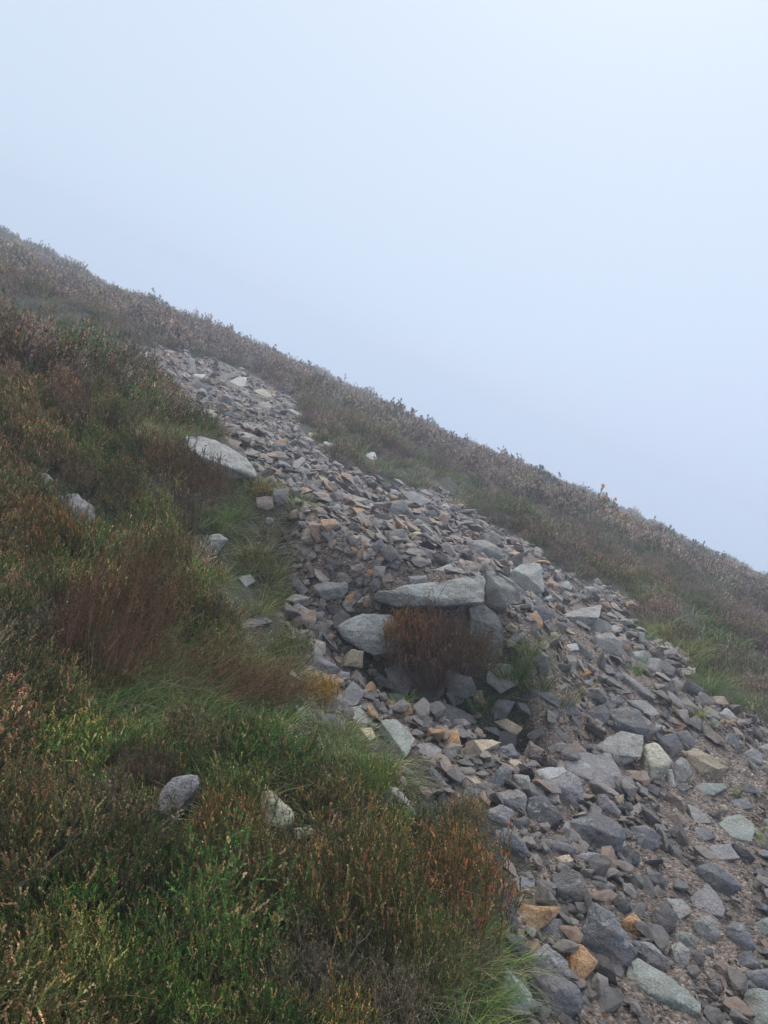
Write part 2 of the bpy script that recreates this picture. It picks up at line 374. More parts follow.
# colour | s slab, k block, r rounded | optional label | outline pixels traced from the photograph ; inner ridge pixels
HERO = """
b|k|biggest dark angular boulder at the bottom, standing on end among smaller rocks|594,901 615,914 627,931 640,954 622,967 582,943 580,937 588,908;600,912 617,933 600,935
k|k|dark pointed boulder with shadowed underside, just above the biggest bottom boulder|552,875 573,868 582,874 592,893 588,907 573,906 554,895;555,889 573,888 587,896
o|k|large rusty orange rock at the edge of the bottom heather|517,902 540,904 562,907 559,914 542,920 536,933 523,934;540,910
b|s||541,930 550,918 570,919 569,937 556,944
o|k|ochre triangular rock leaning below the biggest bottom boulder|570,942 582,945 600,962 582,982 572,979 571,960;580,960
m|k||532,954 546,942 569,960 571,979 552,974 534,964
b|r|large smooth rounded dark boulder at the bottom edge|529,968 540,968 573,981 583,993 584,1014 563,1020 538,1015 530,993;545,985 570,992
n|k||505,966 521,977 532,993 531,1016 509,1014 502,993
k|k||505,885 515,891 519,933 507,929 502,902
b|s||511,881 521,875 536,879 535,887 515,888
g|r||590,879 602,877 617,887 607,891 592,886
k|k||612,894 623,891 634,909 623,914 613,905
o|k|small ochre stone right of the biggest bottom boulder|623,919 634,911 646,925 644,937 625,926;632,922
n|s|long greenish grey slab slanting down at the bottom|628,962 637,956 674,978 684,985 703,1003 701,1014 672,1003 649,993 626,976;651,978 672,990
b|k||697,866 711,861 728,874 743,887 734,892 711,885 699,875;712,872 728,882
m|s||690,897 707,882 716,891 726,910 724,917 695,910
k|r||650,926 654,908 666,898 678,914 677,929 659,933
g|s||666,897 684,899 693,912 680,920
g|r||691,922 703,914 716,918 721,937 712,943 699,935
b|r||726,927 734,919 745,924 758,949 743,950 726,935
b|k||738,954 751,950 762,964 755,968 739,966
g|r||670,945 680,942 692,951 689,965 678,968 672,958
g|r||674,933 684,930 700,939 697,948 676,942
b|r||745,971 775,967 778,990 753,985
n|r||743,991 755,987 790,995 800,1030 751,1040
m|k||633,939 651,943 672,962 670,970 649,962
k|r||707,979 722,981 725,995 709,995
k|r||703,950 712,947 715,958 705,958
n|r||751,924 770,916 785,938 759,935
b|k||462,791 471,785 481,789 479,803 462,803
m|k||494,793 517,787 528,797 525,812 498,801;500,799 520,797
k|k|dark wedge-shaped block left of the large blue-grey boulder|528,797 545,794 565,818 551,826 532,827 527,812;545,805
m|r||483,812 502,804 517,812 508,824 490,822
k|r||512,820 525,815 531,824 525,832 515,830
b|k||496,828 508,826 525,841 530,855 517,849 496,837
b|k||487,782 504,763 513,770 504,785 490,788
g|r||512,776 529,775 533,789 525,793
m|s||411,745 431,742 443,749 440,756 427,759
o|k||442,743 448,729 458,729 456,741 462,747 450,752
t|s||467,740 492,739 502,742 483,751 479,753
b|k||497,747 512,743 521,755 504,760
r|k|brown pointed block on the bare soil above the speckled slab|522,757 529,740 545,750 535,762;531,750
t|s||504,758 517,759 532,769 517,768
t|s||493,721 506,718 524,728 517,736 500,727
g|s||481,727 496,727 512,743 498,737
b|k||431,765 442,774 447,785 437,785 429,774
t|s||456,770 471,772 484,785 479,787
b|r||547,843 557,838 578,849 572,854 551,853
g|k||421,814 435,816 446,824 429,824
m|s|wide flat speckled slab in the middle of the path|562,752 611,752 616,764 624,780 622,790 610,788 585,779 567,771
g|t|tilted slab with a dark underside above the speckled slab|592,746 621,730 644,735 643,742 617,755;601,757 619,767 643,757
b|r|large smooth blue-grey boulder in the middle of the lower path|564,822 589,812 603,812 622,826 627,839 620,853 603,853 570,837;590,824 615,838
m|k||547,780 570,771 580,778 585,797 580,809 565,797 549,791;566,788
p|s||527,773 562,766 568,771 543,782
c|r|pale cream boulder with a dark base beside the tilted slab|644,743 657,741 675,763 664,775 648,782 644,765;652,766 668,766
t|r||624,771 637,770 641,777 628,776
m|k||597,793 605,793 622,812 620,817 599,805
g|s||625,810 643,800 648,804 637,816 626,815
b|r||630,826 645,824 662,837 660,847 647,851 632,839
k|k||621,849 628,843 641,855 639,864 624,864
m|r||572,856 589,851 602,855 597,864 578,864
t|k||554,857 570,854 574,860 562,866
t|k||614,795 624,794 624,803 616,803
p|k||667,770 672,769 676,786 670,788
k|k||572,744 587,743 594,750 574,751
g|r||547,747 562,742 572,745 566,753 551,755
b|k||654,733 676,734 685,748 673,757 660,743
m|r||677,732 688,730 696,740 693,747 682,745
n|r||652,727 658,723 666,727 663,732 653,732
t|k|long beige slab with an orange-stained upper end at the right|685,752 695,747 707,755 733,767 722,774 700,773 688,762;700,760 718,769
g|k||672,767 680,756 688,760 693,773 685,782 675,780;680,765
n|s|pale green-grey slab beside the small grass tuft at right|692,786 703,782 725,783 728,788 713,795 694,794;711,788
p|k||718,714 727,707 740,719 727,721
g|s||703,718 710,716 722,723 717,725
m|r||743,752 755,747 764,755 763,765 748,765
g|r||757,746 772,742 778,756 766,757
b|r||760,766 772,762 776,776 764,776
c|s||741,772 744,769 754,774 752,777
m|s||705,847 730,844 741,858 720,860
k|r||731,843 740,843 755,855 753,862 742,856
b|k||666,839 683,850 683,860 673,857
g|s||667,827 683,827 687,832 672,833
g|s||687,803 703,812 712,823 695,823
n|s||727,815 740,813 755,825 753,842 733,838 718,823
b|s||693,828 707,828 717,837 703,842
m|k||677,784 688,783 690,790 678,791
t|r||718,805 725,804 730,811 722,813
b|s||730,800 745,798 753,808 737,810
h|t|big square-cut pale block standing at the right edge of the scree|512,570 521,564 540,562 543,568 527,575;513,585 525,592 545,593
g|t|overhanging pale-topped slab stacked by the right grass edge|556,616 581,607 602,605 601,611 576,619;560,624 583,628 600,617
g|k||587,627 600,618 612,625 612,634 590,635
g|k|square block under the overhanging slab at the right grass edge|595,634 612,632 623,643 621,656 596,652;598,638 615,638
n|r||629,652 644,650 648,664 633,662
g|r||648,657 660,658 663,675 652,677
b|k||532,606 540,603 555,614 549,622 534,619;542,612
g|k||498,572 512,579 531,597 528,602 514,594
p|s||532,597 550,593 553,598 537,602
g|k||574,639 579,641 595,657 590,659
p|s||562,645 577,643 580,650 565,651
b|s|dark smooth slab on the grassy lip right of the hollow|528,689 542,688 562,700 560,708 546,700
b|k||562,702 571,698 583,714 567,716
b|k||585,711 606,702 612,712 606,724 588,722
b|t|large dark blue block with a flat sloping top above the tilted slab|610,710 626,705 640,710 651,729 628,725 612,717;615,727 649,741 653,735
b|r||608,700 619,694 624,703 612,708
g|s||626,700 646,700 660,713 653,717 633,705
g|s||608,685 623,685 633,693 617,693
g|s||617,666 633,679 656,695 657,700 642,693 625,677
o|k||574,672 587,668 592,673 579,678
y|k||546,633 556,632 561,637 550,637
p|k||581,587 596,586 597,592 583,593
p|k||554,583 569,581 573,589 560,591
g|k||579,681 592,679 594,685 583,687
p|s||558,685 569,681 571,685 560,691
h|t|long capping slab with a pale top edge, spanning the dark hollow|376,591 412,584 460,579 481,573 486,578 464,590 430,594 398,597;375,601 395,607 450,605 485,604
h|t|big pale boulder on the left of the dark hollow|336,626 362,613 393,615 404,630 382,636 356,632;344,640 373,657 403,653
g|t|big grey boulder on the right of the dark hollow|468,607 485,605 497,612 504,626 488,624 470,616;470,640 484,663 504,656
g|r|rough rounded boulder at the right end of the capping slab|485,570 493,570 518,588 514,601 504,613 487,605;497,585
g|r||467,540 485,539 504,549 504,557 485,560 468,557;485,548
g|k||485,534 493,531 501,536 500,545 491,543
g|k|flat-topped grey boulder in the upper middle of the scree|381,503 402,499 409,503 408,511 391,517;391,506
k|k||369,509 391,515 402,520 391,523 372,520
b|s||399,490 414,491 433,500 422,507 410,501
g|s||415,488 425,489 436,496 425,494
y|k|yellowish stone in the middle of the upper scree|407,534 418,531 428,536 416,542
t|r|peach coloured round stone above right of the yellowish stone|429,525 435,520 443,524 441,530 431,530
g|k||384,530 405,529 402,538 387,542
k|k||397,549 416,550 406,559 396,557
m|k||416,545 435,551 447,561 431,561
p|k||432,570 450,563 457,572 443,574
p|k|small square pale block sitting on the capping slab|408,576 427,575 428,584 411,585;412,579 426,578
r|k||451,559 472,560 484,563 481,572 458,570
b|k||423,510 435,510 440,520 425,516
k|k||508,557 522,552 524,568 510,568
k|k||496,565 510,565 511,578 500,574
b|k||386,565 396,560 402,563 397,570
r|k||381,576 391,574 393,581 383,583
g|k||469,570 480,567 483,575 470,578
b|k||413,514 429,518 431,524 416,525
g|r|broad grey boulder at the left edge of the scree|312,584 323,581 348,581 349,590 344,598 323,601 313,592
p|k||293,605 296,601 311,611 305,619 294,615
b|r||273,488 288,486 289,503 276,507 274,499
r|k||256,497 273,495 274,507 267,510 257,507
g|k||325,502 342,501 341,507 327,508
g|k||321,532 332,529 337,534 330,542
k|k||323,557 344,563 334,570 325,563
g|k||373,565 386,566 384,578 373,576
g|r||313,611 325,611 323,622 315,620
p|s||352,535 377,535 369,542 360,541
m|k||365,549 382,537 386,549 375,553
b|k||293,572 309,590 302,597 292,584
k|k||325,605 342,605 340,615 330,615
o|k||344,597 355,591 352,603 345,603
t|s||357,599 371,594 366,602 358,603
b|k||275,520 283,530 292,541 287,544
b|k||385,554 396,559 386,562 380,557
b|k|blue-grey slab at the left path edge above the small golden heather|309,651 320,654 342,669 332,674 311,666
b|r||340,671 351,672 350,679 334,680
t|k|tan triangular stone at the left corner of the dark hollow|343,666 351,649 364,653 363,668
b|s||334,701 353,680 366,693 357,705 338,708
n|s||349,707 361,705 374,717 372,724 353,724
n|s|smooth greenish slab tilted steeply beside the left grass|380,720 397,718 416,739 407,757 397,745
b|r||374,679 380,674 400,687 397,691 380,687
o|k|small bright ochre stone below the dark hollow|402,704 411,705 414,713 403,717
t|s||359,728 372,727 376,737 370,741
h|k|pale pointed rock at the tip of the left grass bank|387,785 397,787 411,801 417,815 402,810 390,797
n|k||295,705 305,708 307,722 299,724
g|k||388,693 403,692 405,699 392,703
g|k||424,710 436,709 437,720 426,720
g|s|flat grey slab lying below the dark hollow|428,705 444,701 475,716 473,724 455,726
m|k||384,668 400,662 412,684 408,697 392,690
k|k||404,672 430,668 446,690 438,702 412,700
m|k||444,668 470,672 478,694 462,700 448,692
g|s||488,662 512,664 520,684 500,694 486,682
h|t|biggest flat pale slab in the upper scree, half buried in heather|185,434 202,434 222,442 241,454 259,473 236,470 216,462 198,455 187,446;190,449 220,466 257,478
g|s||138,362 155,362 162,367 142,369
g|s||138,351 150,352 151,357 140,360
p|k|small upright stone at the top of the scree|189,361 195,360 196,371 190,372
p|s||178,374 186,373 191,376 181,378
p|s||192,374 207,374 203,378 194,377
g|k||188,387 198,379 212,387 202,391
p|s||223,384 240,376 247,377 246,386 236,388
k|s||219,374 234,372 238,376 223,380
c|s|light cream slab at the upper right edge of the scree|253,390 263,388 272,395 271,399 257,393
p|s||286,409 292,409 303,415 306,418 297,415
k|k|dark stone with a green mossy side in the upper scree|219,415 230,410 244,419 232,421
g|s||240,431 252,433 267,444 248,442 240,438
g|r||259,457 267,456 272,463 263,466
g|s||257,403 269,401 273,409 262,407
p|k||242,391 248,390 250,398 244,397
t|s||203,407 219,413 211,414 205,411
g|s||277,472 292,473 288,480 279,479
y|k||309,432 317,433 311,439 308,436
p|s||325,441 337,445 331,447 323,443
p|s|pale stone in the heather at the upper right rim of the scree|358,452 375,452 378,460 368,461
g|s||287,467 302,456 306,460 295,471
g|k||354,471 360,470 366,478 356,480
p|s||314,456 322,454 330,459 318,461
m|k||320,492 333,494 332,502 322,501
m|k|lichened grey boulder in the heather on the left bank|59,493 78,493 94,507 96,522 78,524 64,515
n|r||33,476 43,472 55,480 45,485
n|r|rounded mossy stone on the left grass bank, halfway up|207,536 219,532 230,540 219,552 207,548
h|s||238,577 250,574 256,581 246,587
k|s||234,622 266,616 273,622 250,628
m|k|pale lichen-crusted rock in the grass below the brown dead heather|157,795 172,777 200,773 200,784 179,809 161,813;175,788
c|k|cream rock at the left foot of the big russet heather|260,793 269,789 293,809 295,822 277,828 262,813;275,806
c|r||291,828 309,826 317,833 298,840
"""
LAND = [(215,450,'the long pale slab'),(430,590,'the capping slab over the hollow'),(528,577,'the square-cut pale block'),(580,613,'the overhanging slab'),
 (590,768,'the wide speckled slab'),(595,832,'the smooth blue-grey boulder'),(610,935,'the biggest bottom boulder'),(665,985,'the long greenish bottom slab'),
 (540,918,'the rusty orange rock'),(690,697,'the yellow grass tuft'),(400,737,'the greenish tilted slab'),(396,508,'the flat-topped scree boulder'),(330,590,'the broad left-edge boulder'),
 (193,366,'the small upright top stone'),(708,762,'the orange-stained beige slab'),(417,537,'the yellowish scree stone'),(635,720,'the large dark blue block'),
 (370,640,'the pale boulder left of the hollow'),(355,700,'the golden heather tussock'),(262,394,'the light cream top slab'),(340,450,'the grassy rim above the scree')]
LANDV = [(110,620,'the dark red dead heather'),(360,880,'the big russet heather'),(78,508,'the lichened bank boulder'),(178,790,'the pale lichen-crusted rock'),(277,808,'the cream rock'),
 (215,450,'the long pale slab'),(145,762,'the brown dead heather'),(320,690,'the golden heather tussock'),(218,541,'the mossy bank stone'),(40,300,'the upper left skyline'),
 (690,697,'the yellow grass tuft'),(580,613,'the overhanging slab'),(40,980,'the bottom left corner'),(640,440,'the right-hand skyline'),(250,980,'the bare forked branch')]
pending = []
def where(px, py, lands):
    best = min(lands, key=lambda L: (L[0] - px) ** 2 + (L[1] - py) ** 2)
    dx, dy = px - best[0], py - best[1]
    d = math.hypot(dx, dy)
    a = math.degrees(math.atan2(-dy, dx)) % 360
    w = ['right of', 'above right of', 'above', 'above left of', 'left of', 'below left of', 'below', 'below right of'][int((a + 22.5) // 45) % 8]
    return w, best[2], d
def defer(o, adj, noun, px, py, lands, cat, group):
    w, l, d = where(px, py, lands)
    pending.append((o, adj, noun, w, l, d)); o['category'] = cat
    if group: o['group'] = group
ORD = ['nearest', 'second nearest', 'third nearest', 'fourth nearest', 'fifth nearest', 'sixth nearest', 'seventh nearest', 'eighth nearest', 'ninth nearest', 'tenth nearest', 'eleventh nearest', 'twelfth nearest']
def settle_labels():
    from collections import defaultdict
    D = defaultdict(list)
    for p in pending: D[(p[1], p[2], p[3], p[4])].append(p)
    for (adj, noun, w, l), L in D.items():
        L.sort(key=lambda p: p[5])
        for i, p in enumerate(L):
            pre = '' if len(L) == 1 else ORD[min(i, 11)] + ' '
            t = f'{pre}{adj} {noun} {w} {l}'
            if len(t.split()) > 16: t = t.replace('small ', '').replace('pinkish brown', 'pinkish').replace('brownish grey', 'brownish').replace(' over the hollow', '').replace('nearest ', '')
            for wd in (' angular', ' chunky', ' nearest'):
                if len(t.split()) > 16: t = t.replace(wd, '', 1)
            p[0]['label'] = t.strip()

occupied = []
def make_heroes():
    for k, line in enumerate([l for l in HERO.strip().splitlines()]):
        c, kind, lab, rest = line.split('|')
        parts = rest.split(';')
        out = np.array([[float(a) for a in p.split(',')] for p in parts[0].split()])
        ridge = np.array([[float(a) for a in p.split(',')] for p in parts[1].split()]) if len(parts) > 1 else np.zeros((0, 2))
        cx, cy = out.mean(0)
        wpx = out[:, 0].max() - out[:, 0].min(); hpx = out[:, 1].max() - out[:, 1].min()
        top_face = kind == 't'
        if top_face:
            allp = np.vstack([out, ridge]); hpx = allp[:, 1].max() - allp[:, 1].min(); kind = 'k'; ybot = allp[:, 1].max()
        fr = {'s': .5, 'k': .8, 'r': .75}[kind]
        P, t, ok = hits([(cx, cy + (out[:, 1].max() - cy) * fr)])
        P = P[0]; n = gnormal(P[0], P[1])[0]
        v = CAM - P; dist = np.linalg.norm(v); v /= dist
        tilt = {'s': .22, 'k': .62, 'r': .55}[kind]
        N = n * (1 - tilt) + v * tilt; N /= np.linalg.norm(N)
        while N @ v < .42: N = N + v * .1; N /= np.linalg.norm(N)
        mpp = t[0] / F
        s = math.sqrt(wpx * hpx) * mpp
        thick = {'s': .42, 'k': .8, 'r': .75}[kind] * s * rnd.uniform(.85, 1.15)
        if 'half buried' in lab: thick *= .35
        P0 = P + n * s * {'s': .13, 'k': .16, 'r': .14}[kind]
        if 'capping slab with' in lab: P0 = P + n * .12 + v * .28
        if 'of the dark hollow' in lab: P0 = P0 + v * .12
        if 'bank' in lab or 'cream' in lab or 'lichen' in lab or 'half buried' in lab: P0 = P0 + n * .06
        def onp(q, extra=0.0):
            d = ray(q[0], q[1]); tt = ((P0 + N * extra - CAM) @ N) / (d @ N)
            return CAM + d * tt
        O = np.array([onp(q) for q in out])
        ce = O.mean(0)
        pts = []
        for i, p in enumerate(O):
            pts.append(p)
            q = ce + (p - ce) * rnd.uniform(.8, .93)
            pts.append(q - n * thick * rnd.uniform(.45, .75))
            q2 = ce + (p - ce) * rnd.uniform(.5, .7)
            pts.append(q2 - n * thick)
        bulge = {'s': .05, 'k': .13, 'r': .2}[kind] * s
        if len(ridge):
            for q in ridge: pts.append(onp(q, bulge * 1.3))
        m = {'s': 3, 'k': 2, 'r': 5}[kind]
        for i in range(m):
            w = np.array([rnd.random() for _ in O]) ** 1.6; w /= w.sum()
            q = (O * w[:, None]).sum(0)
            pts.append(ce + (q - ce) * 1.3 + N * bulge * rnd.uniform(.6, 1.0))
        if top_face:
            # flat-topped block: traced top face lies near level, the front drops away and under it
            Nt = n * .55 + v * .3 + np.array([0, 0, .25]); Nt /= np.linalg.norm(Nt)
            d0 = ray(cx, cy); P1_, t1_, _ = hits([(cx, ybot)])
            dep = t1_[0] + s * .25
            for key, dv in (('long capping', 4.56), ('big pale boulder on the left', 4.40), ('big grey boulder on the right', 4.62)):
                if key in lab: dep = dv
            P0 = CAM + d0 * dep
            N = Nt; O = np.array([onp(q) for q in out]); ce = O.mean(0); pts = []
            front = min((o_ - CAM) @ FWD for o_ in O)
            for o_ in O:
                pts.append(o_); pts.append(ce + (o_ - ce) * .9 - n * thick * .9)
            for q in ridge:
                dq = ray(q[0], q[1]); pts.append(CAM + dq * (front + s * .06))
            m = 0
        base = ce - n * thick
        loc = ce.copy()
        res = max(2.6 * mpp, s / 26)
        me = finish_rock([Vector((p - loc)) for p in pts], s, res, k + 1, rough=1.5 if (cx < 330 and kind == 'r') else {'s': .55, 'k': .8, 'r': .8}[kind], bev={'s': .03, 'k': .03, 'r': .06}[kind])
        o = link('flat_stone' if kind == 's' and s > .25 else ('boulder' if s > .22 else 'stone'), me)
        me.name = o.name
        o.location = loc
        jc = rnd.uniform(.85, 1.15)
        cc = COL[c]; o.color = (cc[0] * jc, cc[1] * jc, cc[2] * jc, 1)
        occupied.append((cx, cy, max(wpx, 6) * .5, max(hpx, 6) * .5))
        cat = {'flat_stone': 'rock slab', 'boulder': 'boulder', 'stone': 'stone'}[o.name.split('.')[0]]
        if lab: o['label'] = lab; o['category'] = cat; o['group'] = 'rocks strewn over the hill path'
        else:
            adj = CN[c] + {'s': ' flat', 'k': ' angular', 'r': ' rounded'}[kind]
            vegr = poly_sd(np.array([P[0]]), np.array([P[1]]), PATH)[0] < -.1 and cx < 330
            defer(o, adj, cat.split()[-1], cx, cy, LANDV if vegr else LAND, cat, 'rocks strewn over the hill path')
make_heroes()

def variant(seed, flat, n=15, res=.09, rough=1.0):
    r = random.Random(seed)
    pts = []
    for i in range(n):
        u = r.uniform(-1, 1); a = r.uniform(0, 2 * math.pi); q = math.sqrt(1 - u * u)
        p = Vector((q * math.cos(a), q * math.sin(a), u))
        m = max(abs(p.x), abs(p.y), abs(p.z)); p = p * (.55 + .45 / m) * .5
        pts.append(Vector((p.x, p.y * r.uniform(.65, .75), p.z * flat)))
    return finish_rock(pts, .8, res, seed, rough, .03)

VAR = [variant(100 + i, [.35, .5, .7, .45][i % 4], n=[11, 14, 18, 12][i % 4], res=.075) for i in range(16)]
LOWV = [variant(200 + i, [.26, .38, .58, .34][i % 4], n=[10, 13, 12][i % 3], res=.22) for i in range(14)]

# individual middle-sized stones: 300 of the kind in all with the traced ones
def in_poly_px(x, y, poly):
    c = False; n = len(poly)
    for i in range(n):
        x1, y1 = poly[i]; x2, y2 = poly[(i + 1) % n]
        if (y1 > y) != (y2 > y) and x < (x2 - x1) * (y - y1) / (y2 - y1) + x1: c = not c
    return c
def stone_size(px, py):
    # pixels
    s = 9 + (py - 350) / 650 * 20
    return s
HEROES = len(occupied)
def place_loose():
    cand = []
    tries = 0
    while len(cand) < 130 and tries < 60000:
        tries += 1
        px, py = rnd.uniform(120, 768), rnd.uniform(365, 1020)
        if not in_poly_px(px, py, PATH_PX): continue
        if py < 480 and rnd.random() < .4: continue
        s = stone_size(px, py) * (.85 + 1.1 * rnd.random() ** 2)
        if any(abs(px - a) < (w + s * .4) and abs(py - b) < (h + s * .3) for a, b, w, h in occupied): continue
        if in_poly_px(px, py, [(375, 600), (480, 600), (520, 660), (540, 700), (380, 690)]): continue
        occupied.append((px, py, s * .5, s * .35)); cand.append((px, py, s))
    P, t, ok = hits([(c[0], c[1] + c[2] * .1) for c in cand])
    keys = 'bkggmmrtpbgmr'
    for (px, py, s), p, tt in zip(cand, P, t):
        c = rnd.choice(keys)
        i = rnd.randrange(16)
        size = s * tt / F
        o = link('stone' if size < .25 else 'boulder', VAR[i])
        n = gnormal(p[0], p[1])[0]
        q = Vector(n).to_track_quat('Z', 'Y')
        o.rotation_mode = 'QUATERNION'
        o.rotation_quaternion = q @ Euler((rnd.gauss(0, .3), rnd.gauss(0, .3), rnd.uniform(0, 6.28))).to_quaternion()
        o.scale = (size * rnd.uniform(.9, 1.2), size * rnd.uniform(.85, 1.15), size * rnd.uniform(.8, 1.2))
        o.location = p + n * size * .12
        j = rnd.uniform(.8, 1.2); cc = COL[c]; o.color = (cc[0] * j, cc[1] * j, cc[2] * j, 1)
        flat = [' flat', ' angular', ' chunky', ' angular'][i % 4]
        defer(o, ('small ' if s < 20 else '') + CN[c] + flat, 'stone' if size < .25 else 'boulder', px, py, LAND, 'stone' if size < .25 else 'boulder', 'rocks strewn over the hill path')
place_loose()

# ------------------------------------------------------------------ instanced stuff
def gn_scatter(name, P, rot, scl, sources, kind='stuff'):
    me = bpy.data.meshes.new(name)
    me.vertices.add(len(P)); me.vertices.foreach_set('co', np.asarray(P, np.float32).ravel())
    a = me.attributes.new('rot', 'FLOAT_VECTOR', 'POINT'); a.data.foreach_set('vector', np.asarray(rot, np.float32).ravel())
    a = me.attributes.new('scl', 'FLOAT', 'POINT'); a.data.foreach_set('value', np.asarray(scl, np.float32))
    a = me.attributes.new('pick', 'INT', 'POINT'); a.data.foreach_set('value', nr.integers(0, len(sources), len(P)).astype(np.int32))
    o = link(name, me, kind=kind)
    ng = bpy.data.node_groups.new(name + '_scatter', 'GeometryNodeTree')
    ng.interface.new_socket('Geometry', in_out='INPUT', socket_type='NodeSocketGeometry')
    ng.interface.new_socket('Geometry', in_out='OUTPUT', socket_type='NodeSocketGeometry')
    N = ng.nodes; L = ng.links
    gi = N.new('NodeGroupInput'); go = N.new('NodeGroupOutput')
    ip = N.new('GeometryNodeInstanceOnPoints'); jn = N.new('GeometryNodeJoinGeometry')
    for s in sources:
        so = bpy.data.objects.new(s.name + '_src', s)
        oi = N.new('GeometryNodeObjectInfo'); oi.inputs['Object'].default_value = so
        oi.inputs['As Instance'].default_value = True
        L.new(oi.outputs['Geometry'], jn.inputs[0])
    def attr(nm, t):
        nd = N.new('GeometryNodeInputNamedAttribute'); nd.data_type = t; nd.inputs['Name'].default_value = nm
        return [s for s in nd.outputs if s.enabled and s.name == 'Attribute'][0]
    L.new(gi.outputs[0], ip.inputs['Points']); L.new(jn.outputs[0], ip.inputs['Instance'])
    ip.inputs['Pick Instance'].default_value = True
    L.new(attr('pick', 'INT'), ip.inputs['Instance Index'])
    er = N.new('FunctionNodeEulerToRotation'); L.new(attr('rot', 'FLOAT_VECTOR'), er.inputs[0])
    L.new(er.outputs[0], ip.inputs['Rotation'])
    L.new(attr('scl', 'FLOAT'), ip.inputs['Scale'])
    L.new(ip.outputs[0], go.inputs[0])
    md = o.modifiers.new('scatter', 'NODES'); md.node_group = ng
    return o

def rots(P, tiltsd, ground_follow=1.0):
    n = gnormal(P[:, 0], P[:, 1])
    out = np.zeros((len(P), 3), np.float32)
    for i in range(len(P)):
        q = Vector((n[i][0] * ground_follow, n[i][1] * ground_follow, n[i][2])).to_track_quat('Z', 'Y')
        e = (q @ Euler((rnd.gauss(0, tiltsd), rnd.gauss(0, tiltsd), rnd.uniform(0, 6.28))).to_quaternion()).to_euler()
        out[i] = e[:]
    return out

def sector(n, r0, r1, a0=-36, a1=36, power=1.0):
    u = nr.random(n)
    r = np.sqrt(r0 ** 2 + u * (r1 ** 2 - r0 ** 2)) if power == 1 else (r0 ** power + u * (r1 ** power - r0 ** power)) ** (1 / power)
    a = np.radians(nr.uniform(a0, a1, n))
    return r * np.sin(a), r * np.cos(a), r

RUBV = [m.copy() for m in LOWV]
for i, m in enumerate(RUBV): m.materials.clear(); m.materials.append(M_RUB); m.name = 'scree_stone'

# bare soil patches along the lower walked path: fewer stones
SOIL = [np.array([base_hit(*p) for p in poly]) for poly in (
    [(540,620),(600,670),(620,690),(600,705),(560,695),(520,690),(540,650)], [(480,690),(600,735),(580,750),(520,750),(470,735)],
    [(690,750),(768,780),(768,900),(700,870),(640,790),(650,770)], [(640,850),(700,860),(768,880),(768,990),(700,1000),(620,900)], [(500,850),(580,860),(560,900),(510,890)],
    [(600,975),(700,1010),(720,1060),(540,1060)])]
def soilness(x, y):
    s = np.zeros_like(x)
    for p in SOIL: s = np.maximum(s, smooth(-.08, .1, poly_sd(x, y, p)))
    return s
def stones(n, r0, r1, smin, smax, thin, lift, name, power=1.0):
    x, y, r = sector(n, r0, r1, power=power)
    sd = poly_sd(x, y, PATH) + .55 * fbm(x * 2.6, y * 2.6, 21)
    so = soilness(x, y)
    keep = (sd > 0.0) & (nr.random(n) > so * thin)
    x, y, r = x[keep], y[keep], r[keep]
    z = ground(x, y)
    s = smin + (smax - smin) * nr.random(len(x)) ** 2.1
    s = np.minimum(s, .035 + .026 * r)
    P = np.stack([x, y, z + s * lift * nr.random(len(x))], 1)
    px, py, _ = project(P); m = np.ones(len(x), bool)
    if smax > .03:
        for a, b, w_, h_ in occupied:
            if w_ > 7: m &= ~((((px - a) / w_) ** 2 + ((py - b) / h_) ** 2 < .75))
    return P[m], s[m]
# (density set per size class)
P1, s1 = stones(8500, 2.0, 11, .07, .23, .95, .45, 'a', 1.5)
P1b, s1b = stones(5000, 8, 22, .09, .24, .5, .3, 'a')
P2, s2 = stones(60000, 1.8, 13, .025, .075, .86, .5, 'b', 1.5)
P2b, s2b = stones(14000, 11, 22, .05, .11, .5, .4, 'b')
def packed(n):
    px = nr.uniform(130, 768, n); py = nr.uniform(370, 1020, n)
    k = (px < 620) & (py < 780) | (nr.random(n) < .25)
    px, py = px[k], py[k]
    P, t, ok = hits(np.stack([px, py], 1))
    so = soilness(P[:, 0], P[:, 1])
    m = (poly_sd(P[:, 0], P[:, 1], PATH) + .55 * fbm(P[:, 0] * 2.6, P[:, 1] * 2.6, 21) > .02) & (nr.random(len(px)) > so * .9)
    m &= ~((np.abs(px - 440) < 62) & (py > 594) & (py < 694))
    for a, b, w_, h_ in occupied:
        if w_ > 7: m &= ~((((px - a) / w_) ** 2 + ((py - b) / h_) ** 2 < .75))
    P, t = P[m], t[m]
    sz = t / F * (7 + (py[m] - 370) / 650 * 10) * (.6 + 1.3 * nr.random(len(t)) ** 2)
    P[:, 2] += sz * .25 * nr.random(len(t))
    return P, sz
P4, s4 = packed(5200)
PS = np.vstack([P1, P1b, P2, P2b, P4]); SS = np.concatenate([s1, s1b, s2, s2b, s4])
gn_scatter('scree', PS, rots(PS, .38), SS, RUBV)
P3, s3 = stones(60000, 1.6, 8, .008, .024, .1, .4, 'c', 1.4)
gn_scatter('gravel', P3, rots(P3, .6), s3, RUBV[:6])

